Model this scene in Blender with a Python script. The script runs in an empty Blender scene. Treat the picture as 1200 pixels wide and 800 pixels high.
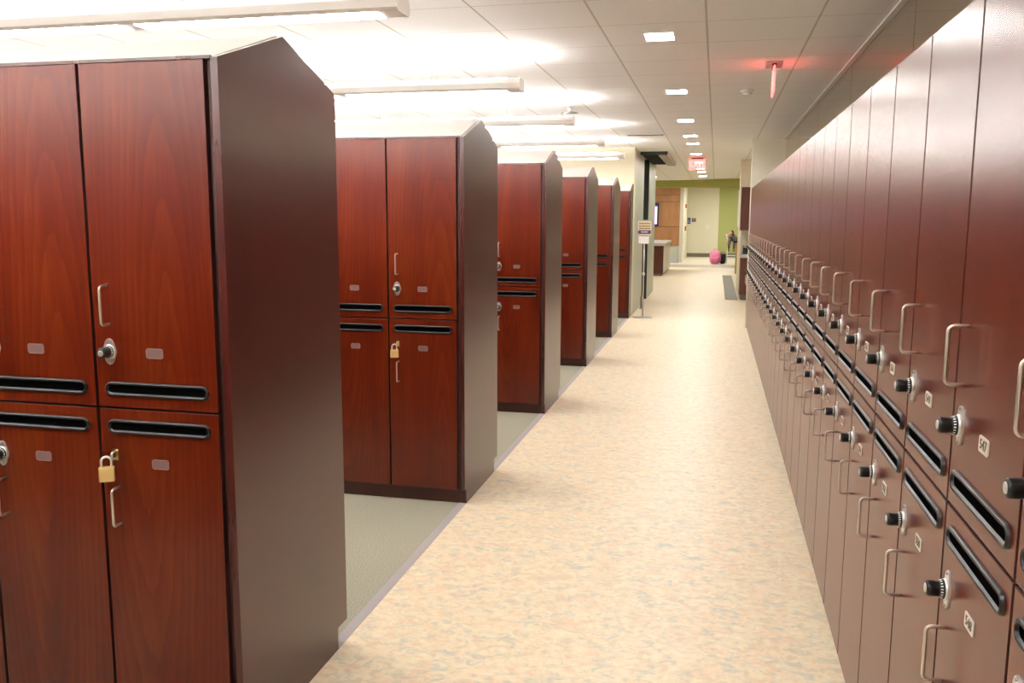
import bpy, bmesh, math, random
from mathutils import Vector, Matrix
random.seed(7)
C = bpy.context.scene.collection
PI = math.pi

# ------------------------------------------------------------------ materials
def mat(name):
    m = bpy.data.materials.new(name); m.use_nodes = True
    nt = m.node_tree; b = nt.nodes['Principled BSDF']
    return m, nt, b

def plain(name, col, rough=.5, metal=0., spec=.5, coat=0.):
    m, nt, b = mat(name)
    b.inputs['Base Color'].default_value = (*col, 1)
    b.inputs['Roughness'].default_value = rough
    b.inputs['Metallic'].default_value = metal
    b.inputs['Specular IOR Level'].default_value = spec
    b.inputs['Coat Weight'].default_value = coat
    # faint mottling keeps every finish from being a dead flat colour
    n = nt.nodes.new('ShaderNodeTexNoise'); n.inputs['Scale'].default_value = 18; n.inputs['Detail'].default_value = 4
    tc = nt.nodes.new('ShaderNodeTexCoord'); nt.links.new(tc.outputs['Object'], n.inputs['Vector'])
    r = nt.nodes.new('ShaderNodeMapRange')
    r.inputs['To Min'].default_value = max(rough - .04, .02); r.inputs['To Max'].default_value = min(rough + .04, 1)
    nt.links.new(n.outputs['Fac'], r.inputs['Value']); nt.links.new(r.outputs['Result'], b.inputs['Roughness'])
    return m

def emit(name, col, s):
    m, nt, b = mat(name)
    b.inputs['Base Color'].default_value = (*[min(c, .8) for c in col], 1)
    b.inputs['Emission Color'].default_value = (*col, 1)
    b.inputs['Emission Strength'].default_value = s
    return m

def ramp(nt, stops):
    r = nt.nodes.new('ShaderNodeValToRGB'); e = r.color_ramp.elements
    while len(e) < len(stops): e.new(.5)
    for k, (p, c) in enumerate(stops):
        e[k].position = p; e[k].color = (*c, 1)
    return r

def wood(name, dark, mid, light, rough=.3, figure=.5, spec=.5, grain=.30, bump=.012):
    """vertical-grain veneer, each object with its own cut of the log"""
    m, nt, b = mat(name); N = nt.nodes; L = nt.links
    tc = N.new('ShaderNodeTexCoord'); oi = N.new('ShaderNodeObjectInfo')
    off = N.new('ShaderNodeVectorMath'); off.operation = 'SCALE'; off.inputs[0].default_value = (37, 53, 71)
    L.new(oi.outputs['Random'], off.inputs['Scale'])
    add = N.new('ShaderNodeVectorMath'); L.new(tc.outputs['Object'], add.inputs[0]); L.new(off.outputs['Vector'], add.inputs[1])
    def scaled(s):
        mp = N.new('ShaderNodeMapping'); mp.inputs['Scale'].default_value = s; L.new(add.outputs['Vector'], mp.inputs['Vector']); return mp.outputs['Vector']
    def noise(s, sc, det=6, dist=0):
        n = N.new('ShaderNodeTexNoise'); n.inputs['Scale'].default_value = sc; n.inputs['Detail'].default_value = det
        n.inputs['Distortion'].default_value = dist; L.new(scaled(s), n.inputs['Vector']); return n.outputs['Fac']
    fine = noise((1, 1, .03), 240, 3)
    broad = noise((1, 1, .09), 9, 3, .6)
    blot = noise((1, 1, .5), 4, 2)
    # cathedral arches: tall nested rings, centred somewhere different on every leaf
    c1 = N.new('ShaderNodeVectorMath'); c1.operation = 'MULTIPLY_ADD'; L.new(oi.outputs['Random'], c1.inputs[0])
    c1.inputs[1].default_value = (.22, 0, -.17); c1.inputs[2].default_value = (-.11, 0, -.01)
    m1 = N.new('ShaderNodeMapping'); m1.inputs['Scale'].default_value = (1, .2, .085); L.new(tc.outputs['Object'], m1.inputs['Vector'])
    a1 = N.new('ShaderNodeVectorMath'); L.new(m1.outputs['Vector'], a1.inputs[0]); L.new(c1.outputs['Vector'], a1.inputs[1])
    w = N.new('ShaderNodeTexWave'); w.wave_type = 'RINGS'; w.rings_direction = 'Y'; w.wave_profile = 'SAW'
    w.inputs['Scale'].default_value = 17; w.inputs['Distortion'].default_value = 3.2; w.inputs['Detail'].default_value = 3; w.inputs['Detail Scale'].default_value = 1.6
    L.new(a1.outputs['Vector'], w.inputs['Vector'])
    def mix(a, b2, f):
        x = N.new('ShaderNodeMix'); x.data_type = 'FLOAT'; x.inputs[0].default_value = f
        L.new(a, x.inputs[2]); L.new(b2, x.inputs[3]); return x.outputs[0]
    v = mix(broad, fine, grain); v = mix(v, blot, .25); v = mix(v, w.outputs['Fac'], .13 * figure)
    r = ramp(nt, [(.24, dark), (.50, mid), (.82, light)])
    L.new(v, r.inputs['Fac']); L.new(r.outputs['Color'], b.inputs['Base Color'])
    rr = N.new('ShaderNodeMapRange'); rr.inputs['To Min'].default_value = rough - .006; rr.inputs['To Max'].default_value = rough + .006
    L.new(fine, rr.inputs['Value']); L.new(rr.outputs['Result'], b.inputs['Roughness'])
    bp = N.new('ShaderNodeBump'); bp.inputs['Strength'].default_value = bump; bp.inputs['Distance'].default_value = .002
    L.new(fine, bp.inputs['Height']); L.new(bp.outputs['Normal'], b.inputs['Normal'])
    b.inputs['Specular IOR Level'].default_value = spec
    return m

def linoleum():
    m, nt, b = mat('linoleum'); N = nt.nodes; L = nt.links
    tc = N.new('ShaderNodeTexCoord')
    def noise(sc, det, scale=(1, 1, 1), dist=.8):
        mp = N.new('ShaderNodeMapping'); mp.inputs['Scale'].default_value = scale; L.new(tc.outputs['Object'], mp.inputs['Vector'])
        n = N.new('ShaderNodeTexNoise'); n.inputs['Scale'].default_value = sc; n.inputs['Detail'].default_value = det
        n.inputs['Roughness'].default_value = .65; n.inputs['Distortion'].default_value = dist
        L.new(mp.outputs['Vector'], n.inputs['Vector']); return n.outputs['Fac']
    base = ramp(nt, [(.34, (.66, .555, .40)), (.5, (.81, .68, .485)), (.66, (.86, .75, .56))]); L.new(noise(26, 8, (.85, 1.1, 1)), base.inputs['Fac'])
    def layer(col, fac, color):
        x = N.new('ShaderNodeMix'); x.data_type = 'RGBA'; L.new(fac, x.inputs[0]); L.new(col, x.inputs[6]); x.inputs[7].default_value = (*color, 1); return x.outputs[2]
    def mask(sc, lo, hi, top, scale=(1, 1, 1)):
        r = ramp(nt, [(lo, (0, 0, 0)), (hi, (top,) * 3)]); L.new(noise(sc, 7, scale, 1.2), r.inputs['Fac']); return r.outputs['Color']
    c = layer(base.outputs['Color'], mask(13, .50, .66, .72, (.85, 1.15, 1)), (.80, .55, .37))
    c = layer(c, mask(16.3, .52, .66, .75, (.85, 1.2, 1)), (.50, .52, .46))
    c = layer(c, mask(85, .60, .74, .75), (.50, .42, .34))
    L.new(c, b.inputs['Base Color']); b.inputs['Roughness'].default_value = .42
    b.inputs['Specular IOR Level'].default_value = .35
    return m

def carpet_mat():
    m, nt, b = mat('carpet'); N = nt.nodes; L = nt.links
    tc = N.new('ShaderNodeTexCoord')
    n = N.new('ShaderNodeTexNoise'); n.inputs['Scale'].default_value = 190; n.inputs['Detail'].default_value = 3; L.new(tc.outputs['Object'], n.inputs['Vector'])
    r = ramp(nt, [(.3, (.22, .205, .15)), (.55, (.38, .36, .28)), (.75, (.50, .475, .38))]); L.new(n.outputs['Fac'], r.inputs['Fac'])
    L.new(r.outputs['Color'], b.inputs['Base Color']); b.inputs['Roughness'].default_value = .95; b.inputs['Specular IOR Level'].default_value = .1
    bp = N.new('ShaderNodeBump'); bp.inputs['Strength'].default_value = .5; bp.inputs['Distance'].default_value = .004
    L.new(n.outputs['Fac'], bp.inputs['Height']); L.new(bp.outputs['Normal'], b.inputs['Normal'])
    return m

def ceiling_mat(px, ox, py, oy):
    """lay-in tiles with a narrow metal grid"""
    m, nt, b = mat('ceiling_tile'); N = nt.nodes; L = nt.links
    tc = N.new('ShaderNodeTexCoord'); sp = N.new('ShaderNodeSeparateXYZ'); L.new(tc.outputs['Object'], sp.inputs[0])
    def math_(op, a, v):
        x = N.new('ShaderNodeMath'); x.operation = op
        L.new(a, x.inputs[0])
        if isinstance(v, (int, float)): x.inputs[1].default_value = v
        else: L.new(v, x.inputs[1])
        return x.outputs[0]
    def line(a, pitch, o, w):
        t = math_('SUBTRACT', a, o - 100 * pitch); t = math_('MODULO', t, pitch); t = math_('SUBTRACT', t, pitch / 2)
        t = math_('ABSOLUTE', t, 0); return math_('GREATER_THAN', t, pitch / 2 - w)
    gx = line(sp.outputs[0], px, ox, .006); gy = line(sp.outputs[1], py, oy, .0035)
    g = math_('MAXIMUM', gx, gy)
    n = N.new('ShaderNodeTexNoise'); n.inputs['Scale'].default_value = 90; n.inputs['Detail'].default_value = 4; L.new(tc.outputs['Object'], n.inputs['Vector'])
    t = ramp(nt, [(.35, (.86, .86, .85)), (.6, (.91, .91, .90))]); L.new(n.outputs['Fac'], t.inputs['Fac'])
    x = N.new('ShaderNodeMix'); x.data_type = 'RGBA'; L.new(g, x.inputs[0]); L.new(t.outputs['Color'], x.inputs[6]); x.inputs[7].default_value = (.58, .55, .49, 1)
    L.new(x.outputs[2], b.inputs['Base Color']); b.inputs['Roughness'].default_value = .85; b.inputs['Specular IOR Level'].default_value = .15
    inv = math_('SUBTRACT', n.outputs['Fac'], g)
    bp = N.new('ShaderNodeBump'); bp.inputs['Strength'].default_value = .15; bp.inputs['Distance'].default_value = .004
    L.new(inv, bp.inputs['Height']); L.new(bp.outputs['Normal'], b.inputs['Normal'])
    return m

CH_D, CH_M, CH_L = (.048, .0036, .0008), (.090, .0080, .0012), (.150, .024, .0042)
M = dict(
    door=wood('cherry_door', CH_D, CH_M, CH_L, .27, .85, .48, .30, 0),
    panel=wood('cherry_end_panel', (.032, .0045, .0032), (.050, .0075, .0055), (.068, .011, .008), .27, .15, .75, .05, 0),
    carc=plain('dark_cherry_carcass', (.035, .008, .005), .5),
    edge_shade=plain('door_edge_shade', (.03, .004, .003), .5),
    topw=plain('pale_laminate_top', (.78, .74, .70), .4),
    plinth=wood('dark_cherry_plinth', (.035, .008, .005), (.055, .012, .008), (.08, .02, .012), .35, .2),
    nickel=plain('satin_nickel', (.70, .65, .59), .36, .9),
    chrome=plain('chrome', (.80, .80, .79), .34, .85),
    black=plain('black_plastic', (.006, .006, .007), .30, spec=.4),
    slot_shade=plain('slot_shade_black', (.0015, .0015, .0015), .9, spec=0),
    white=plain('white_paint_marks', (.8, .8, .8), .5),
    plate=plain('cream_number_plate', (.62, .57, .50), .4),
    plate_shaded=plain('shaded_number_plate', (.17, .105, .10), .35),  # the cream plate again, dim light put into its colour
    plate_rim=plain('number_plate_rim', (.26, .17, .15), .35),
    digits=plain('dark_digits', (.09, .06, .05), .5),
    brass=plain('brass', (.72, .52, .22), .25, 1),
    brass_body=plain('brushed_brass_body', (.80, .60, .28), .38, .75),
    lino=linoleum(), carpet=carpet_mat(),
    strip=plain('grey_vinyl_strip', (.38, .34, .34), .5),
    wall=plain('cream_wall', (.72, .66, .50), .7, spec=.2),
    wallw=plain('pale_wall', (.72, .68, .56), .7, spec=.2),
    wallg=plain('green_wall', (.40, .42, .17), .7, spec=.2),
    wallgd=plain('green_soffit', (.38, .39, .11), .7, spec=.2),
    sage=plain('sage_panel', (.42, .44, .36), .38),
    teal=plain('dark_teal_metal', (.018, .030, .028), .45),
    tan=plain('tan_metal', (.30, .25, .19), .45),
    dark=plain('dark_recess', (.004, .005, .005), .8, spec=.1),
    whitep=plain('white_enamel', (.80, .78, .74), .4),
    greyp=plain('grey_metal', (.42, .41, .39), .35, .6),
    lamp=emit('lamp_lens', (1, .975, .94), 20.0),
    uplamp=emit('lamp_uplight', (1, .98, .955), 122.0),
    spot=emit('square_light_lens', (1, .975, .93), 95.0),
    matte=plain('matte_black_top', (.012, .012, .013), .8, spec=.08),
    lobby=emit('lobby_light_lens', (1, .95, .87), 58.0),
    counter=plain('pale_stone_top', (.55, .52, .46), .3),
    cab=wood('walnut_cabinet', (.06, .015, .008), (.10, .025, .013), (.15, .045, .022), .35, .3),
    oak=wood('amber_wall_veneer', (.24, .10, .035), (.34, .16, .06), (.44, .23, .10), .4, .5),
    orange=plain('orange_wood', (.55, .26, .06), .4),
    screen=emit('purple_screen', (.45, .30, 1), 1.6),
    tvframe=plain('screen_bezel', (.02, .015, .03), .3),
    base=plain('grey_base', (.17, .15, .12), .6),
    bluegrey=plain('blue_grey_base', (.42, .43, .46), .6),
    band=plain('taupe_floor_band', (.34, .30, .23), .5),
    far=plain('pale_lobby_floor', (.60, .54, .44), .45),
    mat_=plain('grey_floor_mat', (.30, .28, .24), .9),
    blue=plain('blue_sign', (.03, .05, .22), .4),
    brown=plain('brown_sign', (.17, .13, .07), .4),
    red=plain('red_enamel', (.5, .02, .02), .4),
    pink=plain('pink_fabric', (.75, .24, .40), .8),
    pinkd=plain('deep_pink_fabric', (.62, .15, .30), .8),
    blackf=plain('black_fabric', (.015, .014, .016), .8),
    aqua=plain('aqua_seat', (.25, .62, .58), .5),
    skin=plain('skin', (.62, .34, .20), .55),
    hair=plain('dark_hair', (.02, .012, .009), .5),
    shirt=plain('mauve_grey_shirt', (.30, .23, .24), .8),
    trouser=plain('mauve_brown_trousers', (.20, .13, .13), .85),
    shoe=plain('dark_shoes', (.03, .025, .022), .6),
    cream=plain('cream_paper', (.66, .55, .36), .6),
    inkb=plain('brown_print', (.22, .11, .04), .6),
    inkp=plain('purple_print', (.06, .045, .14), .5),
)
def exit_mat():
    m, nt, b = mat('red_lit_acrylic'); N = nt.nodes; L = nt.links
    b.inputs['Base Color'].default_value = (.6, .05, .05, 1); b.inputs['Emission Color'].default_value = (1, .10, .09, 1); b.inputs['Emission Strength'].default_value = 2.6
    t = N.new('ShaderNodeBsdfTransparent'); x = N.new('ShaderNodeMixShader'); x.inputs[0].default_value = .68
    out = [n for n in N if n.type == 'OUTPUT_MATERIAL'][0]
    L.new(t.outputs[0], x.inputs[1]); L.new(b.outputs[0], x.inputs[2]); L.new(x.outputs[0], out.inputs['Surface'])
    return m
M['exit'] = exit_mat()
M['exitw'] = emit('lit_letters', (1, .34, .30), 1.0)
def glazing():
    m, nt, b = mat('dark_reflective_glass')
    b.inputs['Base Color'].default_value = (.56, .50, .40, 1); b.inputs['Metallic'].default_value = 1.0; b.inputs['Roughness'].default_value = .03
    return m
M['glass'] = glazing()

# ------------------------------------------------------------------ mesh helpers
class MB:
    def __init__(s): s.bm = bmesh.new(); s.mats = []
    def mi(s, m):
        if m not in s.mats: s.mats.append(m)
        return s.mats.index(m)
    def _face(s, vs, k, smooth=False):
        try:
            f = s.bm.faces.new(vs); f.material_index = k; f.smooth = smooth; return f
        except ValueError: return None
    def box(s, x0, x1, y0, y1, z0, z1, m, bev=0.):
        x0, x1 = min(x0, x1), max(x0, x1); y0, y1 = min(y0, y1), max(y0, y1); z0, z1 = min(z0, z1), max(z0, z1)
        k = s.mi(m)
        v = [s.bm.verts.new((x, y, z)) for x in (x0, x1) for y in (y0, y1) for z in (z0, z1)]
        fs = [s._face([v[i] for i in q], k) for q in ((0, 1, 3, 2), (4, 6, 7, 5), (0, 4, 5, 1), (2, 3, 7, 6), (0, 2, 6, 4), (1, 5, 7, 3))]
        if bev > 0:
            es = list({e for f in fs for e in f.edges})
            r = bmesh.ops.bevel(s.bm, geom=es, offset=bev, segments=2, affect='EDGES', profile=.5)
            for f in r['faces']: f.material_index = k
        return s
    def prism(s, pts, axis, a, b, m, smooth=False):
        """extrude a 2D outline along axis: 'x' pts=(y,z), 'y' pts=(x,z), 'z' pts=(x,y)"""
        k = s.mi(m)
        def P(p, t): return {'x': (t, p[0], p[1]), 'y': (p[0], t, p[1]), 'z': (p[0], p[1], t)}[axis]
        A = [s.bm.verts.new(P(p, a)) for p in pts]; B = [s.bm.verts.new(P(p, b)) for p in pts]
        n = len(pts); s._face(A[::-1], k); s._face(B, k)
        for i in range(n): s._face([A[i], A[(i + 1) % n], B[(i + 1) % n], B[i]], k, smooth)
        return s
    def tube(s, pts, r, m, seg=8, caps=True):
        k = s.mi(m); rings = []; pts = [Vector(p) for p in pts]; up = None
        rs = r if isinstance(r, (list, tuple)) else [r] * len(pts)
        for i, p in enumerate(pts):
            t = (pts[min(i + 1, len(pts) - 1)] - pts[max(i - 1, 0)]).normalized()
            if up is None: up = Vector((0, 0, 1)) if abs(t.z) < .9 else Vector((1, 0, 0))
            n = up - t * up.dot(t)
            if n.length < 1e-5: n = t.orthogonal()
            n.normalize(); up = n; bnm = t.cross(n)
            rings.append([s.bm.verts.new(p + (n * math.cos(q) + bnm * math.sin(q)) * rs[i]) for q in [2 * PI * j / seg for j in range(seg)]])
        for a, b in zip(rings, rings[1:]):
            for j in range(seg): s._face([a[j], a[(j + 1) % seg], b[(j + 1) % seg], b[j]], k, True)
        if caps: s._face(rings[0][::-1], k); s._face(rings[-1], k)
        return s
    def lathe(s, prof, axis, c, m, seg=24):
        """profile of (radius, t) along axis through c"""
        k = s.mi(m); rings = []
        for (r, t) in prof:
            ring = []
            for j in range(seg):
                a = 2 * PI * j / seg; u, w = r * math.cos(a), r * math.sin(a)
                o = {'x': (t, u, w), 'y': (u, t, w), 'z': (u, w, t)}[axis]
                ring.append(s.bm.verts.new((c[0] + o[0], c[1] + o[1], c[2] + o[2])))
            rings.append(ring)
        for a, b in zip(rings, rings[1:]):
            for j in range(seg): s._face([a[j], a[(j + 1) % seg], b[(j + 1) % seg], b[j]], k, True)
        s._face(rings[0], k); s._face(rings[-1], k)
        return s
    def blob(s, c, r, m, seg=16, rings=10, fn=None):
        k = s.mi(m); R = []
        for i in range(1, rings):
            th = PI * i / rings; ring = []
            for j in range(seg):
                a = 2 * PI * j / seg
                p = Vector((math.sin(th) * math.cos(a), math.sin(th) * math.sin(a), math.cos(th)))
                if fn: p = fn(p)
                ring.append(s.bm.verts.new((c[0] + p.x * r[0], c[1] + p.y * r[1], c[2] + p.z * r[2])))
            R.append(ring)
        t = s.bm.verts.new((c[0], c[1], c[2] + r[2])); b = s.bm.verts.new((c[0], c[1], c[2] - r[2]))
        for j in range(seg):
            s._face([t, R[0][j], R[0][(j + 1) % seg]], k, True); s._face([b, R[-1][(j + 1) % seg], R[-1][j]], k, True)
        for A, B in zip(R, R[1:]):
            for j in range(seg): s._face([A[j], B[j], B[(j + 1) % seg], A[(j + 1) % seg]], k, True)
        return s
    def text(s, body, size, mtx, m, thick=.0006):
        k = s.mi(m)
        cu = bpy.data.curves.new('lettering', 'FONT'); cu.body = body; cu.size = size; cu.align_x = 'CENTER'; cu.align_y = 'CENTER'; cu.extrude = thick; cu.resolution_u = 2
        o = bpy.data.objects.new('lettering', cu); C.objects.link(o)
        me = bpy.data.meshes.new_from_object(o.evaluated_get(bpy.context.evaluated_depsgraph_get()))
        me.transform(mtx); n0 = len(s.bm.faces); s.bm.from_mesh(me); s.bm.faces.ensure_lookup_table()
        for f in s.bm.faces[n0:]: f.material_index = k
        bpy.data.objects.remove(o); bpy.data.curves.remove(cu); bpy.data.meshes.remove(me)
        return s
    def mesh(s, name):
        bmesh.ops.recalc_face_normals(s.bm, faces=s.bm.faces[:])
        me = bpy.data.meshes.new(name); s.bm.to_mesh(me); s.bm.free()
        for m in s.mats: me.materials.append(m)
        return me
    def build(s, name, parent=None, loc=None):
        me = s.mesh(name); return put(name, me, parent, loc)

def put(name, me, parent=None, loc=None):
    o = bpy.data.objects.new(name, me); C.objects.link(o)
    if parent: o.parent = parent
    if loc: o.location = loc
    return o
def tag(o, label, cat, group=None):
    o['label'] = label; o['category'] = cat
    if group: o['group'] = group
    return o
def thing(name, label, cat, loc=(0, 0, 0), rz=0, group=None):
    o = bpy.data.objects.new(name, None); C.objects.link(o); o.location = loc; o.rotation_euler = (0, 0, rz); o.empty_display_size = .1
    return tag(o, label, cat, group)
def struct(name, mb):
    o = mb.build(name); o['kind'] = 'structure'; return o
ORD = 'first second third fourth fifth sixth seventh eighth ninth tenth eleventh twelfth thirteenth fourteenth fifteenth sixteenth seventeenth eighteenth nineteenth twentieth'.split()
ORD += ['twenty-' + w for w in ORD[:9]] + ['thirtieth'] + ['thirty-' + w for w in ORD[:9]]

# ------------------------------------------------------------------ key dimensions
XL = -1.2565                 # outer face of the gabled rows' end panels
XR = .4484                   # door plane of the long wall run
XW = .8904                   # wall plane behind the long run
H = 2.61
ROWS = [2.0743, 4.3275, 6.5582, 8.8307, 11.1017, 13.36]
DEP = .7115
YB, PIT = 1.7503, .3892
YE = YB + 28 * PIT
ZTOP, ZPK, ZB, ZMID = 1.930, 2.048, .078, .995

# ------------------------------------------------------------------ locker meshes (local: front faces -Y, origin on the floor under the door plane)
def pull(h):
    """wire pull: two posts and a straight grip with rounded corners, fixed at z=0..h on plane y=0"""
    r, p, c = .0037, .034, .010
    pts = [(0, .001, 0), (0, -(p - c), 0)]
    pts += [(0, -(p - c) - c * math.sin(a), c - c * math.cos(a)) for a in (PI / 6, PI / 3, PI / 2)]
    pts += [(0, -p, h - c)]
    pts += [(0, -(p - c) - c * math.cos(a), h - c + c * math.sin(a)) for a in (PI / 6, PI / 3, PI / 2)]
    pts += [(0, .001, h)]
    return MB().tube(pts, r, M['nickel'], 8)
def stadium(w, h, n=10):
    r = h / 2; out = []
    for i in range(n + 1): a = -PI / 2 + PI * i / n; out.append((w / 2 - r + r * math.cos(a), r * math.sin(a)))
    for i in range(n + 1): a = PI / 2 + PI * i / n; out.append((-w / 2 + r + r * math.cos(a), r * math.sin(a)))
    return out
def slab(x0, x1, z0, z1):
    """door leaf: veneered face, edges coloured dark for the shade in the seams"""
    mb = MB().box(x0, x1, 0, .019, z0, z1, M["door"], .0012); mb.bm.normal_update(); k = mb.mi(M['edge_shade'])
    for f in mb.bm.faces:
        if abs(f.normal.y) < .95 and f.calc_center_median().y > .0002: f.material_index = k  # seam shade is put into the colour of edges and bevels
    return mb
def vent(w):
    """black grommet with a rolled rim round a deep slot"""
    mb = MB(); bm = mb.bm; k = mb.mi(M['black']); k2 = mb.mi(M['slot_shade'])
    prof = [(0, 0), (.0012, -.0045), (.0040, -.0068), (.0068, -.0060), (.0092, -.0030), (.0098, -.0008)]
    rings = []
    for (ins, y) in prof:
        rings.append([bm.verts.new((p[0], y, p[1])) for p in stadium(w - 2 * ins, .041 - 2 * ins)])
    n = len(rings[0])
    for a, b in zip(rings, rings[1:]):
        for j in range(n): mb._face([a[j], a[(j + 1) % n], b[(j + 1) % n], b[j]], k, True)
    mb._face(rings[-1], k2)  # flat black face, the slot's inner shade painted on
    return mb
def lock_plate():
    """chrome escutcheon, round in the middle with an ear above and below"""
    out = []
    for i in range(40):
        a = 2 * PI * i / 40; r = .0212 + .0158 * max(0, abs(math.sin(a))) ** 6
        out.append((r * math.cos(a), r * math.sin(a)))
    mb = MB(); mb.prism(out, 'y', 0, -.0035, M['chrome'])
    mb.lathe([(.0210, -.0035), (.0204, -.0062), (.0192, -.0085)], 'y', (0, 0, 0), M['chrome'])
    for sg in (-1, 1): mb.lathe([(.0035, -.0034), (.0030, -.0052), (.0012, -.0058)], 'y', (0, 0, sg * .0315), M['greyp'], 10)
    return mb
def lock_dial():
    mb = MB()
    mb.lathe([(.0188, -.008), (.0183, -.0115), (.0150, -.0165), (.0138, -.018), (.0145, -.0195), (.0150, -.030), (.0148, -.036), (.0130, -.0395), (.0100, -.0395)], 'y', (0, 0, 0), M['black'], 28)
    mb.lathe([(.0090, -.0393), (.0080, -.0408), (.0050, -.0412)], 'y', (0, 0, 0), M['chrome'], 16)
    for i in range(20):                                   # white graduations on the dial's bevel
        a = 2 * PI * i / 20; t = Vector((math.cos(a), 0, math.sin(a))); s = Vector((-math.sin(a), 0, math.cos(a))) * (.0009 if i % 5 else .0014)
        p, q = t * .0181 + Vector((0, -.0122, 0)), t * .0163 + Vector((0, -.0159, 0))
        k = mb.mi(M['white']); mb._face([mb.bm.verts.new(v) for v in (p - s, p + s, q + s, q - s)], k)
    return mb
def number_plate(txt=None):
    mb = MB(); r, w, h = .005, .052, .028; out = []
    for cx, cz, a0 in ((w / 2 - r, h / 2 - r, 0), (-w / 2 + r, h / 2 - r, PI / 2), (-w / 2 + r, -h / 2 + r, PI), (w / 2 - r, -h / 2 + r, 1.5 * PI)):
        for i in range(4): a = a0 + PI / 6 * i; out.append((cx + r * math.cos(a), cz + r * math.sin(a)))
    if txt:
        mb.prism(out, 'y', 0, -.0018, M['plate'])
        mb.text(txt, .025, Matrix.Translation((0, -.0022, 0)) @ Matrix.Rotation(PI / 2, 4, 'X'), M['digits'], .0005)
    else:
        mb.prism(out, 'y', 0, -.0018, M['plate_shaded'])
        for z0, z1, x0, x1 in ((.0118, .014, -.021, .021), (-.014, -.0118, -.021, .021)): mb.box(x0, x1, -.0021, -.0015, z0, z1, M['plate_rim'])
        for z0, z1, x0, x1 in ((-.009, .009, -.026, -.0238), (-.009, .009, .0238, .026)): mb.box(x0, x1, -.0021, -.0015, z0, z1, M['plate_rim'])
    return mb
def hasp():
    """small staple plate that takes a padlock"""
    mb = MB(); mb.box(-.009, .009, -.004, 0, -.016, .016, M['brass'], .0012)
    mb.tube([(0, -.003, .010), (0, -.016, .010), (0, -.020, .005), (0, -.020, -.005), (0, -.016, -.010), (0, -.003, -.010)], .003, M['chrome'], 8)
    return mb
SH = {}
for key, w in (('row', .381), ('run', PIT)):
    dw = w - .009
    SH[key] = dict(
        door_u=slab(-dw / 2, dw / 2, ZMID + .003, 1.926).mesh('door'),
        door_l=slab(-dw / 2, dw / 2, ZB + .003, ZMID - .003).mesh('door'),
        vent=vent(w - .058).mesh('vent'))
SH['row']['carc'] = MB().box(-.1904, .1904, .0205, .352, .08, 1.926, M['carc']).mesh('carcass')
cb = MB().box(-PIT / 2, PIT / 2, .0205, .438, .06, 1.937, M['carc']); cb.box(-PIT / 2, PIT / 2, .07, .43, 0, .06, M['plinth'])
SH['run']['carc'] = cb.mesh('carcass')
PULL = pull(.107).mesh('handle'); LPL = lock_plate().mesh('lock_plate'); LDI = lock_dial().mesh('lock_dial'); NPL = number_plate().mesh('number_plate'); HSP = hasp().mesh('hasp')
Z_U = dict(handle=1.230, lock=1.154, vent=1.049, plate=1.153)
Z_L = dict(handle=.659, lock=.840, vent=.942, plate=.840)

def locker(key, label, loc, rz, group, locks=('dial', 'dial'), numbers=None):
    t = thing('locker', label, 'locker', loc, rz, group); S = SH[key]
    put('carcass', S['carc'], t)
    for tier, Z, lk, dm in ((0, Z_U, locks[0], S['door_u']), (1, Z_L, locks[1], S['door_l'])):
        d = put('door', dm, t)
        put('handle', PULL, d, (-.1365, 0, Z['handle']))
        put('vent', S['vent'], d, (0, 0, Z['vent']))
        if lk == 'dial':
            put('lock_plate', LPL, d, (-.140, 0, Z['lock'])); put('lock_dial', LDI, d, (-.140, 0, Z['lock']))
        else:
            put('hasp', HSP, d, (-.140, 0, Z['lock'] + .020))
        if numbers: number_plate(numbers[tier]).build('number_plate', d, (.004, 0, Z['plate']))
        else: put('number_plate', NPL, d, (0, 0, Z['plate']))
    return t

# ------------------------------------------------------------------ the long wall run of lockers
for i in range(29):
    k = i - 1                                              # k=0 carries 547 / 548
    a, b = 547 + 2 * k, 548 + 2 * k
    locker('run', 'two-tier cherry locker %d over %d, %s from the camera end of the long wall run' % (a, b, ORD[i]),
           (XR, YB + (k - .5) * PIT, 0), -PI / 2, 'lockers of the long wall run', numbers=(str(a), str(b)))

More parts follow.
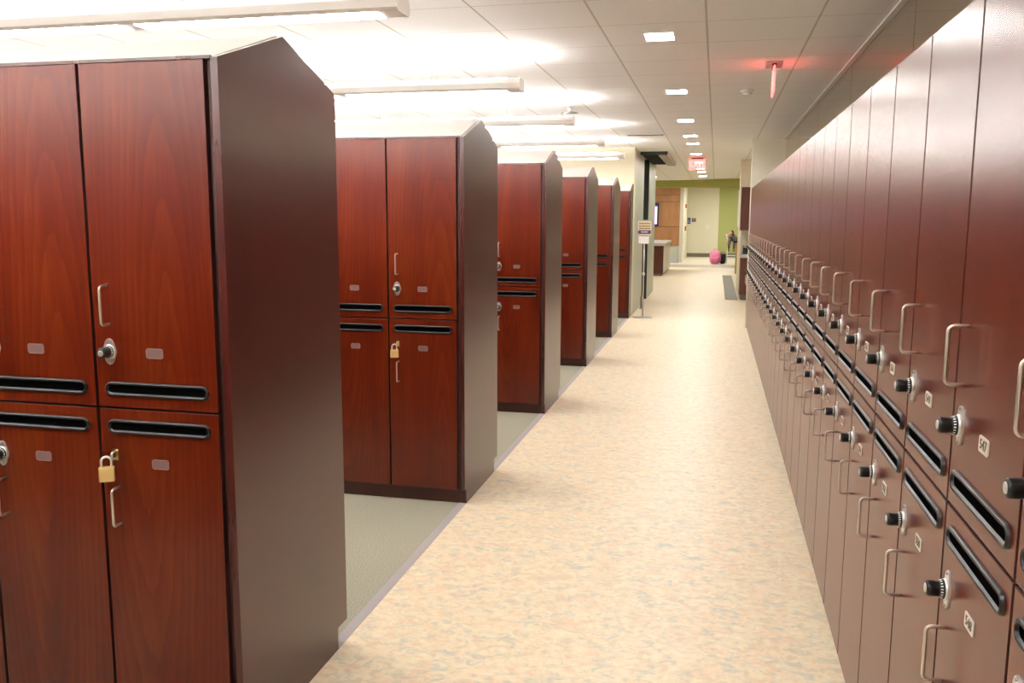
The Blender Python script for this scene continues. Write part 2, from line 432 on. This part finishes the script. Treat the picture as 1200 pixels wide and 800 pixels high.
# ------------------------------------------------------------------ the gabled rows
NCOL = [3, 2, 2, 1, 1, 1, 0]
for r, Y in enumerate(ROWS + [ROWS[0] - 2.257]):           # the last one, unseen beside the camera, is added to shade the first aisle
    half = r == 5
    t = thing('locker_bank', 'gable-topped locker bank added unseen beside the camera to shade the first aisle' if r == 6 else '%s gable-topped locker bank frame counting from the camera%s' % (ORD[r], ', set against the cream wall' if half else ', standing on carpet'), 'locker bank', (XL, Y, 0), 0, 'gable-topped bank frames')
    D = DEP; nf, nb, zn = .028, .078, .08
    if half: D = DEP / 2; outline = [(nf, 0), (D, 0), (D, ZPK), (0, ZTOP), (0, zn), (nf, zn)]
    else: outline = [(nf, 0), (D - nb, 0), (D - nb, zn), (D, zn), (D, ZTOP), (D / 2, ZPK), (0, ZTOP), (0, zn), (nf, zn)]
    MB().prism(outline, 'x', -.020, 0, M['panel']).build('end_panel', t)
    xe = -4.6
    th = .018
    if half: top = [(.012, ZTOP - .003), (.012, ZTOP + .005), (D, ZPK + .004), (D, ZPK - th), (.02, ZTOP - .004)]
    else: top = [(.012, ZTOP - .003), (.012, ZTOP + .005), (D / 2, ZPK + .003), (D + .002, ZTOP + .004), (D + .002, ZTOP - .004), (D / 2, ZPK - th)]
    MB().prism(top, 'x', -.0205, xe, M['topw']).build('sloped_top', t)
    MB().box(xe, -.0205, -.002, .0115, ZTOP - .0035, ZTOP + .005, M['panel']).build('top_edge', t)
    MB().box(xe, -.0205, nf + .004, D - nb if not half else D, 0, .0795, M['plinth']).build('plinth', t)
    x1 = -.0365 - .381 * NCOL[r]
    cb = MB()
    if not half: cb.box(xe, -.0205, .354, D - .002, .08, ZTOP - .006, M['door'])
    cb.box(xe, x1 - .001, .0205, .353, .08, ZTOP - .006, M['carc']); cb.box(-.0355, -.0205, .012, .353, .08, ZTOP - .006, M['carc'])
    cb.build('carcass', t)
    for c in range(NCOL[r]):
        lk = ('dial', 'hasp') if r < 2 and c == 0 else ('dial', 'dial')
        who = ['at the aisle end', 'second in from the aisle', 'third in from the aisle'][c]
        locker('row', 'two-tier cherry locker %s of the %s gabled row from the camera' % (who, ORD[r]),
               (XL - .0365 - .1905 - .381 * c, Y, 0), 0, 'lockers in the gabled rows', lk)

# padlocks on the two hasps
def padlock(label, loc, rz):
    t = thing('padlock', label, 'padlock', loc, rz, 'brass padlocks on lower doors')
    MB().box(-.0205, .0205, -.009, .009, -.038, .005, M['brass_body'], .003).build('body', t)
    s = MB(); R = .0130
    pts = [(-R, 0, .002), (-R, 0, .020)] + [(-R * math.cos(a), 0, .020 + R * math.sin(a)) for a in [PI * i / 8 for i in range(1, 8)]] + [(R, 0, .020), (R, 0, .002)]
    s.tube(pts, .0034, M['chrome'], 10).build('shackle', t)
    MB().lathe([(.004, -.0338), (.004, -.0346), (.001, -.0348)], 'z', (.006, 0, 0), M['greyp'], 12).build('keyhole', t)
    return t
for r, nm in ((0, 'first'), (1, 'second')):
    padlock('brass padlock with steel shackle hanging on the %s gabled row, lower end door' % nm, (XL - .227 - .140 - .008, ROWS[r] - .034, .829), .55)

# ------------------------------------------------------------------ room shell
struct('floor', MB().box(XL, 1.6, -4, 28, -.05, 0, M['lino']))
f2 = MB().box(-4.2, 3, 29.8, 36.2, -.05, 0, M['far']); f2.box(-4.2, XL, 13.75, 28, -.05, 0, M['lino']); f2.box(1.6, 3, 16, 28, -.05, 0, M['lino']); struct('floor_2', f2)
struct('floor_3', MB().box(-4.2, 3, 28, 29.8, -.05, 0, M['band']))
struct('floor_4', MB().box(-6.5, XL - .042, -4, 13.75, -.05, 0, M['carpet']))
struct('trim_1', MB().box(XL - .042, XL, -4, 13.75, -.05, .0012, M['strip']))
CM = ceiling_mat(.597, -.09, .597, 5.15)
struct('ceiling', MB().box(-6.5, 3, -4, 26.2, H, H + .05, CM))
struct('ceiling_2', MB().box(-4.2, 3, 26.2, 36.2, 2.73, 2.78, M['whitep']))
struct('wall_rear', MB().box(-6.6, 1, -4.1, -4, 0, H, M['wall']))
struct('wall_left', MB().box(-6.6, -6.5, -4, 13.72, 0, H, M['wall']))
struct('wall_back', MB().box(-6.5, -1.25, 13.72, 13.90, 0, H, M['wall']))
struct('wall_right', MB().box(XW, XW + .1, -4, YE, 0, ZTOP + .01, M['wallw']))
struct('trim_2', MB().box(XW - .035, XW - .002, -4, YE, H - .012, H - .0005, M['whitep']))
y = 4.648 - 2.024 * 4; n = 1
while y < YE - .1:
    y1 = min(y + 2.024, YE)
    w = MB().box(XW, XW + .02, max(y, -4) + .003, y1 - .003, ZTOP + .011, H - .001, M['glass']); struct('window_%d' % n, w); n += 1; y = y1
struct('trim_3', MB().box(XW + .021, XW + .06, -4, YE, ZTOP + .011, H, M['dark']))
struct('wall_return', MB().box(XR + .004, 1.6, YE + .003, YE + .11, 0, H, M['wallw']))
struct('wall_alcove', MB().box(1.5, 1.6, YE + .11, 17.3, 0, H, M['wallw']))
wp = MB().box(.475, 1.6, 17.42, 19.8, 0, H, M['wallw']); wp.box(.42, 1.5, 17.0, 17.42, 2.11, H, M['wallw']); struct('wall_partition', wp)
struct('wall_lobby_right', MB().box(2.6, 2.7, 19.8, 36, 0, 2.73, M['wallg']))
struct('wall_lobby_front', MB().box(1.6, 2.6, 19.7, 19.8, 0, H, M['wallw']))
struct('wall_lobby_left', MB().box(-4.3, -4.2, 13.9, 36, 0, 2.73, M['wallw']))
struct('wall_portal', MB().box(-1.45, -1.25, 13.90, 15.6, 0, H, M['sage']))
struct('wall_pier', MB().box(-1.75, -1.25, 16.78, 18.6, 0, H, M['sage']))
struct('trim_4', MB().box(-1.75, -1.25, 16.76, 16.779, 0, H, M['teal']))
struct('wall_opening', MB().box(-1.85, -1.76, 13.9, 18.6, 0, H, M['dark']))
struct('wall_end', MB().box(-1.6, .10, 36, 36.15, 0, 2.73, M['wallw']))
struct('wall_end_green', MB().box(.101, 2.6, 36, 36.15, 0, 2.73, M['wallg']))
struct('baseboard_end', MB().box(-1.1, 2.6, 35.985, 35.999, 0, .15, M['base']))
struct('wall_column', MB().box(-1.26, -1.12, 31.2, 36, 0, 2.73, M['wallw']))
struct('wall_lobby', MB().box(-4.2, -1.27, 30.9, 31.1, 0, 2.73, M['sage']))
struct('baseboard_lobby', MB().box(-4.2, -1.27, 30.87, 30.899, 0, .14, M['bluegrey']))
# angled green soffit
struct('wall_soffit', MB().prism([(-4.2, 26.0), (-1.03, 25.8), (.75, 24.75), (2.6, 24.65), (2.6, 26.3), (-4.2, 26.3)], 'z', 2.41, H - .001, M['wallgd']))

# wood cladding on the lobby wall, three boards high
t = thing('wall_cladding', 'amber wood cladding with two horizontal seams on the far lobby wall', 'wall cladding', (-1.3, 30.87, 0))
MB().box(-2.5, .075, .0281, .030, .585, 2.595, M['dark']).build('backing', t)
z = .58
for z1 in (1.24, 2.10, 2.33, 2.60): MB().box(-2.5, .08, 0, .028, z + .006, z1 - .006, M['oak'], .002).build('board', t); z = z1
t = thing('wall_screen', 'dark wall screen with a glowing purple picture on the wood cladding', 'screen', (-2.05, 30.80, 1.66))
MB().box(-.26, .11, 0, .05, -.40, .40, M['tvframe'], .006).build('bezel', t); MB().box(-.24, .055, -.004, .001, -.33, .27, M['screen']).build('display', t)

# ------------------------------------------------------------------ portal canopy
t = thing('portal_canopy', 'dark teal canopy projecting at ceiling height over the side doorway', 'canopy', (-1.25, 14.7, 2.545))
MB().box(.001, .44, 0, .03, .012, .0635, M['teal'], .002).build('fascia', t)
MB().box(.29, .44, .031, 3.0, 0, .0635, M['tan'], .002).build('edge_beam', t)
MB().box(.001, .289, .031, 3.0, .03, .0635, M['dark']).build('recess_shade_sheet', t)  # near-black sheet stands in for shade inside the recessed underside

# ------------------------------------------------------------------ lights
AISLE = [3.56, 5.83, 8.06, 10.35, 12.58]
def pendant(Y, label):
    t = thing('pendant_light', label, 'light', (-1.29, Y, 2.36), 0, 'linear pendant lights over the carpeted aisles')
    L, hw = 4.95, .075
    sec = [(-hw, .012), (-hw * .8, 0), (hw * .8, 0), (hw, .012), (hw, .045), (hw * .75, .072), (hw * .45, .080), (-hw * .45, .080), (-hw * .75, .072), (-hw, .045)]
    MB().prism(sec, 'x', -L, -.022, M['whitep'], False).build('housing', t)
    cap = [(p[0] * 1.03, .04 + (p[1] - .04) * 1.04) for p in sec]
    MB().prism(cap, 'x', -.0215, 0, M['whitep']).build('end_cap', t)
    x = -.10
    while x > -L + .3:
        MB().box(x - 1.13, x, -hw * .74, hw * .74, -.004, -.0005, M['lamp']).build('lens', t)
        MB().box(x - 1.13, x, -hw * .42, hw * .42, .0805, .083, M['uplamp']).build('uplight', t)
        for xx in (x - .55,): MB().tube([(xx, 0, .08), (xx, 0, H - 2.36)], .0016, M['greyp'], 6).build('cable', t)
        x -= 1.215
    return t
for i, Y in enumerate(AISLE): pendant(Y, 'long white linear pendant light, %s from the camera, hanging over the carpeted aisle' % ORD[i])
for Y in (1.30, -.95): pendant(Y, 'long white linear pendant light over the aisle %s the camera' % ('beside' if Y > 0 else 'behind'))

def square_light(x, Y, label, z=H, w=.165, l=.215, lens='spot'):
    t = thing('ceiling_light', label, 'light', (x, Y, z), 0, 'square recessed ceiling lights')
    f = MB()
    for a in ((-w / 2 - .014, -w / 2, -l / 2 - .014, l / 2 + .014), (w / 2, w / 2 + .014, -l / 2 - .014, l / 2 + .014), (-w / 2, w / 2, -l / 2 - .014, -l / 2), (-w / 2, w / 2, l / 2, l / 2 + .014)):
        f.box(*a, -.006, -.0005, M['whitep'])
    f.build('trim_ring', t); MB().box(-w / 2, w / 2, -l / 2, l / 2, -.003, -.0008, M[lens]).build('lens', t)
    return t
YL = [5.50, 7.86, 10.16, 12.03, 13.25, 15.40, 17.70, 19.9, 21.2, 23.3]
for i, Y in enumerate(YL): square_light(-.37, Y, 'small square recessed ceiling light, %s counting away from the camera along the walkway' % ORD[i])
for Y in (3.1, .75, -1.6): square_light(-.37, Y, 'small square recessed ceiling light set %s' % {3.1: 'above the walkway just ahead of the camera', .75: 'overhead of the camera', -1.6: 'behind the camera'}[Y])
square_light(-1.72, 23.6, 'wide recessed ceiling light over the lobby desk', w=.30, l=.2, lens='lobby')
square_light(.32, 33.0, 'square ceiling light beyond the green soffit', 2.73, .35, .6, lens='lobby')
square_light(.90, 34.0, 'small ceiling light beside the green end wall', 2.73, .2, .4, lens='lobby')
square_light(-2.6, 27.5, 'ceiling light washing the wood cladding', 2.73, .5, .5, lens='lobby')
square_light(-.4, 29.5, 'ceiling light over the taupe floor band', 2.73, .4, .5, lens='lobby')

# ceiling hardware
t = thing('air_vent', 'dark slotted air vent in the ceiling near the doorway canopy', 'air vent', (-.945, 11.8, H))
g = MB()
for a in ((-.25, .25, -.10, -.085), (-.25, .25, .085, .10), (-.25, -.238, -.085, .085), (.238, .25, -.085, .085)): g.box(*a, -.006, -.0005, M['whitep'])
g.build('frame', t); MB().box(-.238, .238, -.085, .085, -.002, -.0008, M['dark']).build('backing', t)
s = MB()
for i in range(24): x = -.23 + .02 * i; s.box(x - .003, x + .003, -.085, .085, -.005, -.0022, M['greyp'])
s.build('grille', t)
t = thing('smoke_detector', 'round white smoke detector on the ceiling beside the near exit sign', 'smoke detector', (.222, 7.92, H))
MB().lathe([(.056, -.0005), (.056, -.012), (.048, -.016)], 'z', (0, 0, 0), M['whitep'], 24).build('base', t)
MB().lathe([(.044, -.0162), (.038, -.034), (.020, -.042)], 'z', (0, 0, 0), M['whitep'], 24).build('cover', t)
t = thing('ceiling_sensor', 'small grey round disc on a stem above the third pendant light', 'sensor', (-1.45, 8.75, H))
MB().lathe([(.02, -.0005), (.02, -.05), (.014, -.052)], 'z', (0, 0, 0), M['whitep'], 12).build('stem', t)
MB().lathe([(.07, -.052), (.085, -.058), (.085, -.064), (.03, -.07)], 'z', (0, 0, 0), M['greyp'], 24).build('disc', t)

# exit signs: red edge-lit acrylic under a ceiling canopy
def exit_sign(label, loc, rz, w):
    t = thing('exit_sign', label, 'exit sign', loc, rz, 'red hanging exit signs')
    MB().box(-.12, .12, -.055, .055, -.012, -.0005, M['greyp'], .003).build('mount', t)
    MB().box(-.10, .10, -.015, .015, -.030, -.0125, M['black'], .002).build('lamp_rail', t)
    pl = MB().box(-w / 2, w / 2, -.006, .006, -.215, -.0305, M['exit'], .002).build('panel', t)
    for s, rot in ((-1, 0), (1, PI)):
        MB().text('EXIT', .135, Matrix.Rotation(rot, 4, 'Z') @ Matrix.Translation((0, -.0068, -.125)) @ Matrix.Rotation(PI / 2, 4, 'X'), M['exitw'], .0005).build('lettering', pl)
    return t
exit_sign('red exit sign seen edge-on hanging from the ceiling beside the smoke detector', (.36, 6.62, H), PI / 2 - .02, .30)
exit_sign('red exit sign facing the camera at the far end of the walkway ceiling', (-.365, 16.3, H), 0, .29)

# ------------------------------------------------------------------ sign stand by the last gabled row
t = thing('sign_stand', 'freestanding chrome pole with a framed notice beside the last gabled row', 'sign', (-1.06, 13.56, 0))
MB().lathe([(.150, 0), (.150, .006), (.11, .012), (.02, .022)], 'z', (0, 0, 0), M['greyp'], 32).build('base_plate', t)
MB().tube([(0, 0, .02), (0, 0, 1.27)], .0105, M['nickel'], 12).build('pole', t)
MB().lathe([(.0105, .65), (.022, .66), (.022, .69), (.0105, .70)], 'z', (0, 0, 0), M['chrome'], 16).build('collar', t)
fr = MB()
for a in ((-.118, .118, 1.484, 1.500), (-.118, .118, 1.255, 1.272), (-.118, -.104, 1.272, 1.484), (.104, .118, 1.272, 1.484)): fr.box(a[0], a[1], -.022, .004, a[2], a[3], M['greyp'], .002)
fr.build('frame', t)
nt_ = MB().box(-.104, .104, -.018, 0, 1.272, 1.484, M['cream'])
rnd = random.Random(3)
for zl in (1.448, 1.408, 1.372):
    x = -.082
    while x < .07:
        w = rnd.uniform(.02, .045); nt_.box(x, min(x + w, .084), -.0195, -.0178, zl - .010, zl + .008, M['inkb']); x += w + .007
nt_.box(-.096, .096, -.0195, -.0178, 1.290, 1.344, M['inkp']); nt_.box(-.052, .052, -.0205, -.0194, 1.312, 1.324, M['white'])
nt_.build('notice', t)
lh = MB().box(-.088, .075, -.030, -.011, 1.140, 1.252, M['whitep'], .003); lh.box(-.02, .02, -.0115, -.009, 1.16, 1.19, M['greyp']); lh.build('leaflet_pocket', t)

# dark door stop / post foot seen beside the stand
t = thing('short_post', 'short dark upright post on the floor beside the portal wall', 'post', (-1.19, 14.9, 0))
MB().box(-.03, .03, -.03, .03, 0, .012, M['greyp'], .002).build('foot', t); MB().box(-.02, .02, -.02, .02, .0125, .21, M['tan'], .004).build('upright', t)

# ------------------------------------------------------------------ lobby desk, cabinets on the right
t = thing('reception_desk', 'cherry-ended lobby desk with a pale top and cream side', 'desk', (-1.33, 23.6, 0))
MB().box(-.9, 0, 0, .03, .06, .80, M['cab'], .003).build('end_panel', t)
MB().box(-.03, 0, .031, 3.4, .06, .80, M['whitep'], .003).build('side_panel', t)
MB().box(-.88, -.05, .02, 3.35, 0, .06, M['base']).build('plinth', t)
MB().box(-.93, .04, -.04, 3.45, .8005, .875, M['counter'], .006).build('desk_top', t)

t = thing('base_cabinet', 'cherry base cabinet under a pale counter past the long locker run', 'cabinet', (.47, 16.95, 0))
MB().box(0, .9, .02, .468, .10, .80, M['cab']).build('body', t); MB().box(.03, .9, .07, .468, 0, .10, M['base']).build('plinth', t)
for x in (.005, .455):
    d = MB().box(x, x + .44, 0, .019, .11, .79, M['cab'], .002).build('door', t); MB().tube([(x + .39, .001, .55), (x + .39, -.028, .56), (x + .39, -.028, .68), (x + .39, .001, .69)], .005, M['nickel']).build('handle', d)
MB().box(-.015, .9, -.02, .468, .8005, .86, M['counter'], .004).build('worktop', t)
t = thing('wall_cabinet', 'cherry wall cabinet above the counter past the long locker run', 'cabinet', (.445, 17.0, 1.31))
MB().box(0, .95, .02, .418, 0, .799, M['cab']).build('body', t)
for x in (.005, .48):
    d = MB().box(x, x + .465, 0, .019, .004, .795, M['cab'], .002).build('door', t); MB().tube([(x + .42, .001, .06), (x + .42, -.028, .07), (x + .42, -.028, .19), (x + .42, .001, .20)], .005, M['nickel']).build('handle', d)
t = thing('countertop_machine', 'small dark appliance on the pale counter past the long locker run', 'appliance', (.58, 17.15, .8605))
MB().box(-.07, .09, 0, .22, 0, .03, M['black'], .004).build('base', t); MB().box(-.06, .08, .10, .21, .0305, .17, M['black'], .008).build('body', t); MB().box(-.05, .07, .01, .099, .12, .17, M['greyp'], .006).build('spout_head', t)
tag(MB().box(.22, .46, 17.0, 24.3, 0, .006, M['mat_'], .002).build('floor_runner'), 'grey runner mat along the foot of the partition wall', 'mat')

# ------------------------------------------------------------------ far end: counter table, stool, person, bags, signs
t = thing('counter_table', 'tall black-topped counter with an orange wood end beside the person', 'table', (.57, 25.2, 0))
MB().box(-.05, .70, -.05, 5.40, .862, .905, M['matte'], .006).build('table_top', t)
MB().box(-.01, .05, 0, .05, 0, .8615, M['orange'], .004).build('end_post', t)
MB().box(.40, .46, .02, 5.3, 0, .8615, M['cab'], .003).build('panel', t)
Y0 = 30.75
t = thing('bar_stool', 'tall white-framed bar stool with aqua seat at the black counter', 'stool', (.585, Y0, 0))
MB().box(-.185, .185, -.17, .17, .715, .755, M['aqua'], .016).build('seat', t)
for sx in (-1, 1):
    for sy in (-1, 1):
        MB().tube([(sx * .20, sy * .19, 0), (sx * .15, sy * .14, .7145)], .014, M['whitep'], 8).build('leg', t)
fr = MB()
q = [(-.19, -.175), (.19, -.175), (.19, .175), (-.19, .175)]
for a, b in zip(q, q[1:] + q[:1]): fr.tube([(a[0] * .97, a[1] * .97, .28), (b[0] * .97, b[1] * .97, .28)], .011, M['whitep'], 8)
fr.build('footrest', t)
bk = MB()
for sy in (-1, 1): bk.tube([(-.17, sy * .14, .735), (-.185, sy * .145, .85), (-.21, sy * .15, .98)], .012, M['whitep'], 8)
bk.tube([(-.21, -.15, .98), (-.225, 0, .985), (-.21, .15, .98)], .016, M['whitep'], 8); bk.build('backrest', t)

def skin_body(name, joints, bones, m, parent, lvl=2):
    me = bpy.data.meshes.new(name); ids = list(joints); me.from_pydata([joints[i][0] for i in ids], [(ids.index(a), ids.index(b)) for a, b in bones], [])
    me.materials.append(m); o = put(name, me, parent)
    o.modifiers.new('Skin', 'SKIN'); me.skin_vertices or None
    for v, i in zip(me.skin_vertices[0].data, ids): v.radius = joints[i][1]; v.use_root = (i == ids[0])
    o.modifiers.new('Sub', 'SUBSURF').levels = lvl; o.modifiers['Sub'].render_levels = lvl
    return o
# seated figure at the counter's far end, slumped forward with the head on a hand, facing the camera
J = dict(pelvis=((0, 0, .84), (.125, .105)), waist=((.03, 0, .93), (.110, .09)), chest=((.11, 0, 1.02), (.130, .095)), neckb=((.165, 0, 1.065), (.06, .06)), neck=((.19, 0, 1.085), (.044, .044)),
         shl=((.11, -.13, 1.045), (.052, .05)), ell=((.24, -.20, .975), (.038, .036)), wrl=((.29, -.10, 1.00), (.026, .024)), pal=((.285, -.075, 1.035), (.028, .018)),
         shr=((.11, .13, 1.045), (.052, .05)), elr=((.25, .20, .975), (.038, .036)), wrr=((.34, .06, .972), (.026, .024)), par=((.36, .015, .972), (.032, .018)),
         hpl=((.05, -.09, .80), (.080, .07)), knl=((.36, -.11, .745), (.056, .054)), anl=((.30, -.12, .36), (.036, .036)), fol=((.40, -.12, .30), (.036, .028)),
         hpr=((.05, .09, .80), (.080, .07)), knr=((.36, .11, .745), (.056, .054)), anr=((.30, .12, .36), (.036, .036)), forr=((.40, .12, .30), (.036, .028)))
B = [('pelvis', 'waist'), ('waist', 'chest'), ('chest', 'neckb'), ('neckb', 'neck'), ('chest', 'shl'), ('shl', 'ell'), ('ell', 'wrl'), ('wrl', 'pal'), ('chest', 'shr'), ('shr', 'elr'), ('elr', 'wrr'), ('wrr', 'par'),
     ('pelvis', 'hpl'), ('hpl', 'knl'), ('knl', 'anl'), ('anl', 'fol'), ('pelvis', 'hpr'), ('hpr', 'knr'), ('knr', 'anr'), ('anr', 'forr')]
t = thing('person', 'dark-haired person in mauve-grey on the stool, slumped over the black counter', 'person', (.535, Y0 + .02, .235), -PI / 2)
t.scale = (.72, .72, .72)
skin_body('body', J, B, M['shirt'], t)
def headfn(p):                                              # chin narrower, face flattened, facing -Y
    k = 1 - .24 * max(0, -p.z) ** 1.5
    return Vector((p.x * k, p.y * (.93 if p.y < 0 else 1) * (1 - .1 * max(0, -p.z)), p.z))
hd = MB()
hd.blob((0, 0, 0), (.080, .097, .118), M['skin'], 20, 14, headfn)
hd.blob((0, -.094, -.012), (.013, .018, .022), M['skin'], 8, 6)
for q in (-1, 1):
    hd.blob((q * .030, -.082, .014), (.012, .008, .007), M['hair'], 8, 6)
    hd.blob((q * .082, .005, -.008), (.012, .020, .030), M['skin'], 8, 6)
hd.blob((0, -.082, -.055), (.022, .008, .006), M['red'], 8, 6)
HC, HR = (.225, -.01, 1.125), (-.25, .22, math.radians(62))
o = hd.build('head', t, HC); o.rotation_euler = HR
hr = MB(); hr.blob((0, .018, .028), (.090, .100, .104), M['hair'], 20, 12); hr.blob((.01, .075, -.03), (.078, .05, .10), M['hair'], 14, 10)
o = hr.build('hair', t, HC); o.rotation_euler = HR
hn = MB()
for (x0, y0, z0, dx, dy, dz) in ((.285, -.075, 1.04, -.25, .25, .85), (.37, .0, .975, .55, -.8, .0)):
    d = Vector((dx, dy, dz)).normalized(); q = d.cross(Vector((0, 1, 0)) if abs(d.z) > .5 else Vector((0, 0, 1))).normalized()
    hn.blob((x0, y0, z0), (.030, .022, .032) if abs(d.z) > .5 else (.036, .034, .017), M['skin'], 12, 8)
    for i in range(4):
        p = Vector((x0, y0, z0)) + q * (.017 * (i - 1.5)) + d * .02; l = (.056, .066, .062, .048)[i]; c = Vector((0, -.006, -.004))
        hn.tube([p, p + d * l * .5 + c * .3, p + d * l + c], [.009, .0085, .006], M['skin'], 8)
    p = Vector((x0, y0, z0)) - q * .026; hn.tube([p, p - q * .018 + d * .02, p - q * .014 + d * .048], [.010, .0095, .007], M['skin'], 8)
hn.build('hands', t)
tr = MB()
for q in (-1, 1):
    tr.tube([(-.02, q * .080, .815), (.15, q * .095, .795), (.345, q * .110, .755), (.378, q * .112, .72), (.35, q * .115, .56), (.305, q * .12, .40)], [.096, .088, .068, .066, .056, .048], M['trouser'], 14)
tr.build('trousers', t)
sh = MB()
for q in (-1, 1): sh.blob((.36, q * .12, .31), (.105, .045, .040), M['shoe'], 14, 8)
sh.build('shoes', t)

t = thing('backpack', 'pink backpack standing on the floor beneath the pale end wall', 'bag', (.02, 30.3, 0))
def packfn(p): return Vector((math.copysign(abs(p.x) ** .6, p.x), math.copysign(abs(p.y) ** .7, p.y), math.copysign(abs(p.z) ** .75, p.z))) * 1.0
MB().blob((0, 0, .232), (.195, .13, .232), M['pink'], 24, 16, packfn).build('body', t)
MB().blob((0, -.11, .145), (.14, .06, .115), M['pinkd'], 18, 12, packfn).build('front_pocket', t)
MB().tube([(-.05, .02, .45), (-.06, .02, .49), (-.02, .02, .515), (.02, .02, .49), (.02, .02, .45)], .010, M['pinkd'], 8).build('carry_loop', t)
st = MB()
for s in (-1, 1): st.tube([(s * .10, .12, .40), (s * .16, .17, .30), (s * .15, .16, .12), (s * .12, .11, .05)], .014, M['pinkd'], 8)
st.build('straps', t)
t = thing('black_bag', 'black bag slumped on the floor between the pink backpack and the stool', 'bag', (.265, 30.60, 0))
MB().blob((0, 0, .175), (.11, .09, .175), M['blackf'], 18, 12, packfn).build('body', t)
MB().tube([(-.06, 0, .33), (-.05, 0, .40), (.05, 0, .40), (.06, 0, .33)], .009, M['blackf'], 8).build('carry_loop', t)

t = thing('access_sign', 'square blue wheelchair access sign on the pale end wall', 'sign', (-1.07, 35.99, 1.435))
MB().box(-.072, .072, -.004, .009, -.12, .12, M['blue'], .003).build('panel', t)
wh = MB(); R = .034
wh.tube([(R * math.cos(a), -.006, -.035 + R * math.sin(a)) for a in [PI * .75 + 1.5 * PI * i / 14 for i in range(15)]], .006, M['white'], 6)
wh.tube([(-.005, -.006, .045), (-.002, -.006, -.012), (.028, -.006, -.014), (.042, -.006, -.055)], .007, M['white'], 6); wh.blob((-.006, -.006, .062), (.012, .004, .012), M['white'], 10, 6); wh.build('symbol', t)
t = thing('room_plaque', 'small brown room plaque beside the blue access sign', 'sign', (-.865, 35.99, 1.465))
MB().box(-.085, .085, -.003, .0105, -.075, .075, M['brown'], .003).build('panel', t); MB().box(-.05, .05, -.006, -.0031, .008, .035, M['tan']).build('raised_bar', t)
t = thing('light_switch', 'small pale switch plate low on the pale end wall', 'switch', (-.33, 35.99, 1.20))
MB().box(-.05, .05, -.004, .009, -.07, .07, M['whitep'], .003).build('plate', t); MB().box(-.012, .012, -.010, -.0041, -.025, .025, M['counter'], .002).build('rocker', t)
t = thing('fire_alarm_pull', 'small red fire alarm station on the edge of the white column', 'fire alarm', (-1.10, 33.2, 1.16))
MB().box(-.0205, .03, -.06, .06, -.09, .09, M['red'], .004).build('body', t); MB().box(.031, .045, -.035, .035, -.02, .01, M['white'], .002).build('handle', t)
t = thing('fire_alarm_strobe', 'small red and white strobe high on the edge of the white column', 'fire alarm', (-1.10, 33.2, 1.98))
MB().box(-.0205, .03, -.06, .06, -.07, .07, M['red'], .004).build('body', t); MB().box(.031, .05, -.03, .03, -.03, .03, M['white'], .003).build('lens', t)
t = thing('white_board', 'tall white board hanging on the side wall beyond the counter table', 'board', (.72, 31.5, 1.25))
MB().box(0, .6, 0, .03, .0, 1.25, M['whitep'], .004).build('panel', t); fr = MB()
for a in ((-.012, .612, -.012, 0), (-.012, .612, 1.25, 1.262), (-.012, 0, 0, 1.25), (.6, .612, 0, 1.25)): fr.box(a[0], a[1], -.006, .034, a[2], a[3], M['greyp'])
fr.build('frame', t)
struct('wall_board_pier', MB().box(.74, 2.6, 31.535, 31.65, 0, 2.73, M['wallg']))

# ------------------------------------------------------------------ world, camera, view
w = bpy.data.worlds.new('world'); bpy.context.scene.world = w; w.use_nodes = True
w.node_tree.nodes['Background'].inputs[0].default_value = (1, .97, .93, 1); w.node_tree.nodes['Background'].inputs[1].default_value = .3

F, yaw, pitch, roll, h = 1020.7, -.2274, -.1411, .0043, 1.5257
def ray(u, v):
    a, b = (u - 600) / F, (v - 400) / F
    c, s = math.cos(roll), math.sin(roll); a, b = a * c + b * s, -a * s + b * c
    xr, up, fw = a, -b, 1.
    c, s = math.cos(pitch), math.sin(pitch); yr = fw * c - up * s; zz = fw * s + up * c
    c, s = math.cos(yaw), math.sin(yaw); return Vector((xr * c + yr * s, -xr * s + yr * c, zz))
f0 = ray(600, 400); rt = (ray(601, 400) - f0).normalized(); up = (ray(600, 399) - f0).normalized(); bk_ = -f0.normalized()
cam = bpy.data.cameras.new('camera'); cam.lens = F * 36 / 1200; cam.sensor_width = 36; cam.clip_start = .05; cam.clip_end = 200
co = bpy.data.objects.new('camera', cam); C.objects.link(co)
mw = Matrix((rt, up, bk_)).transposed().to_4x4(); mw.translation = (0, 0, h); co.matrix_world = mw
sc = bpy.context.scene; sc.camera = co
sc.view_settings.view_transform = 'Standard'; sc.view_settings.look = 'None'; sc.view_settings.exposure = 0.93; sc.view_settings.gamma = 1; sc.view_settings.use_curve_mapping = False
try:
    sc.cycles.use_denoising = True; sc.cycles.max_bounces = 10; sc.cycles.diffuse_bounces = 6; sc.cycles.sample_clamp_indirect = 6
except Exception: pass
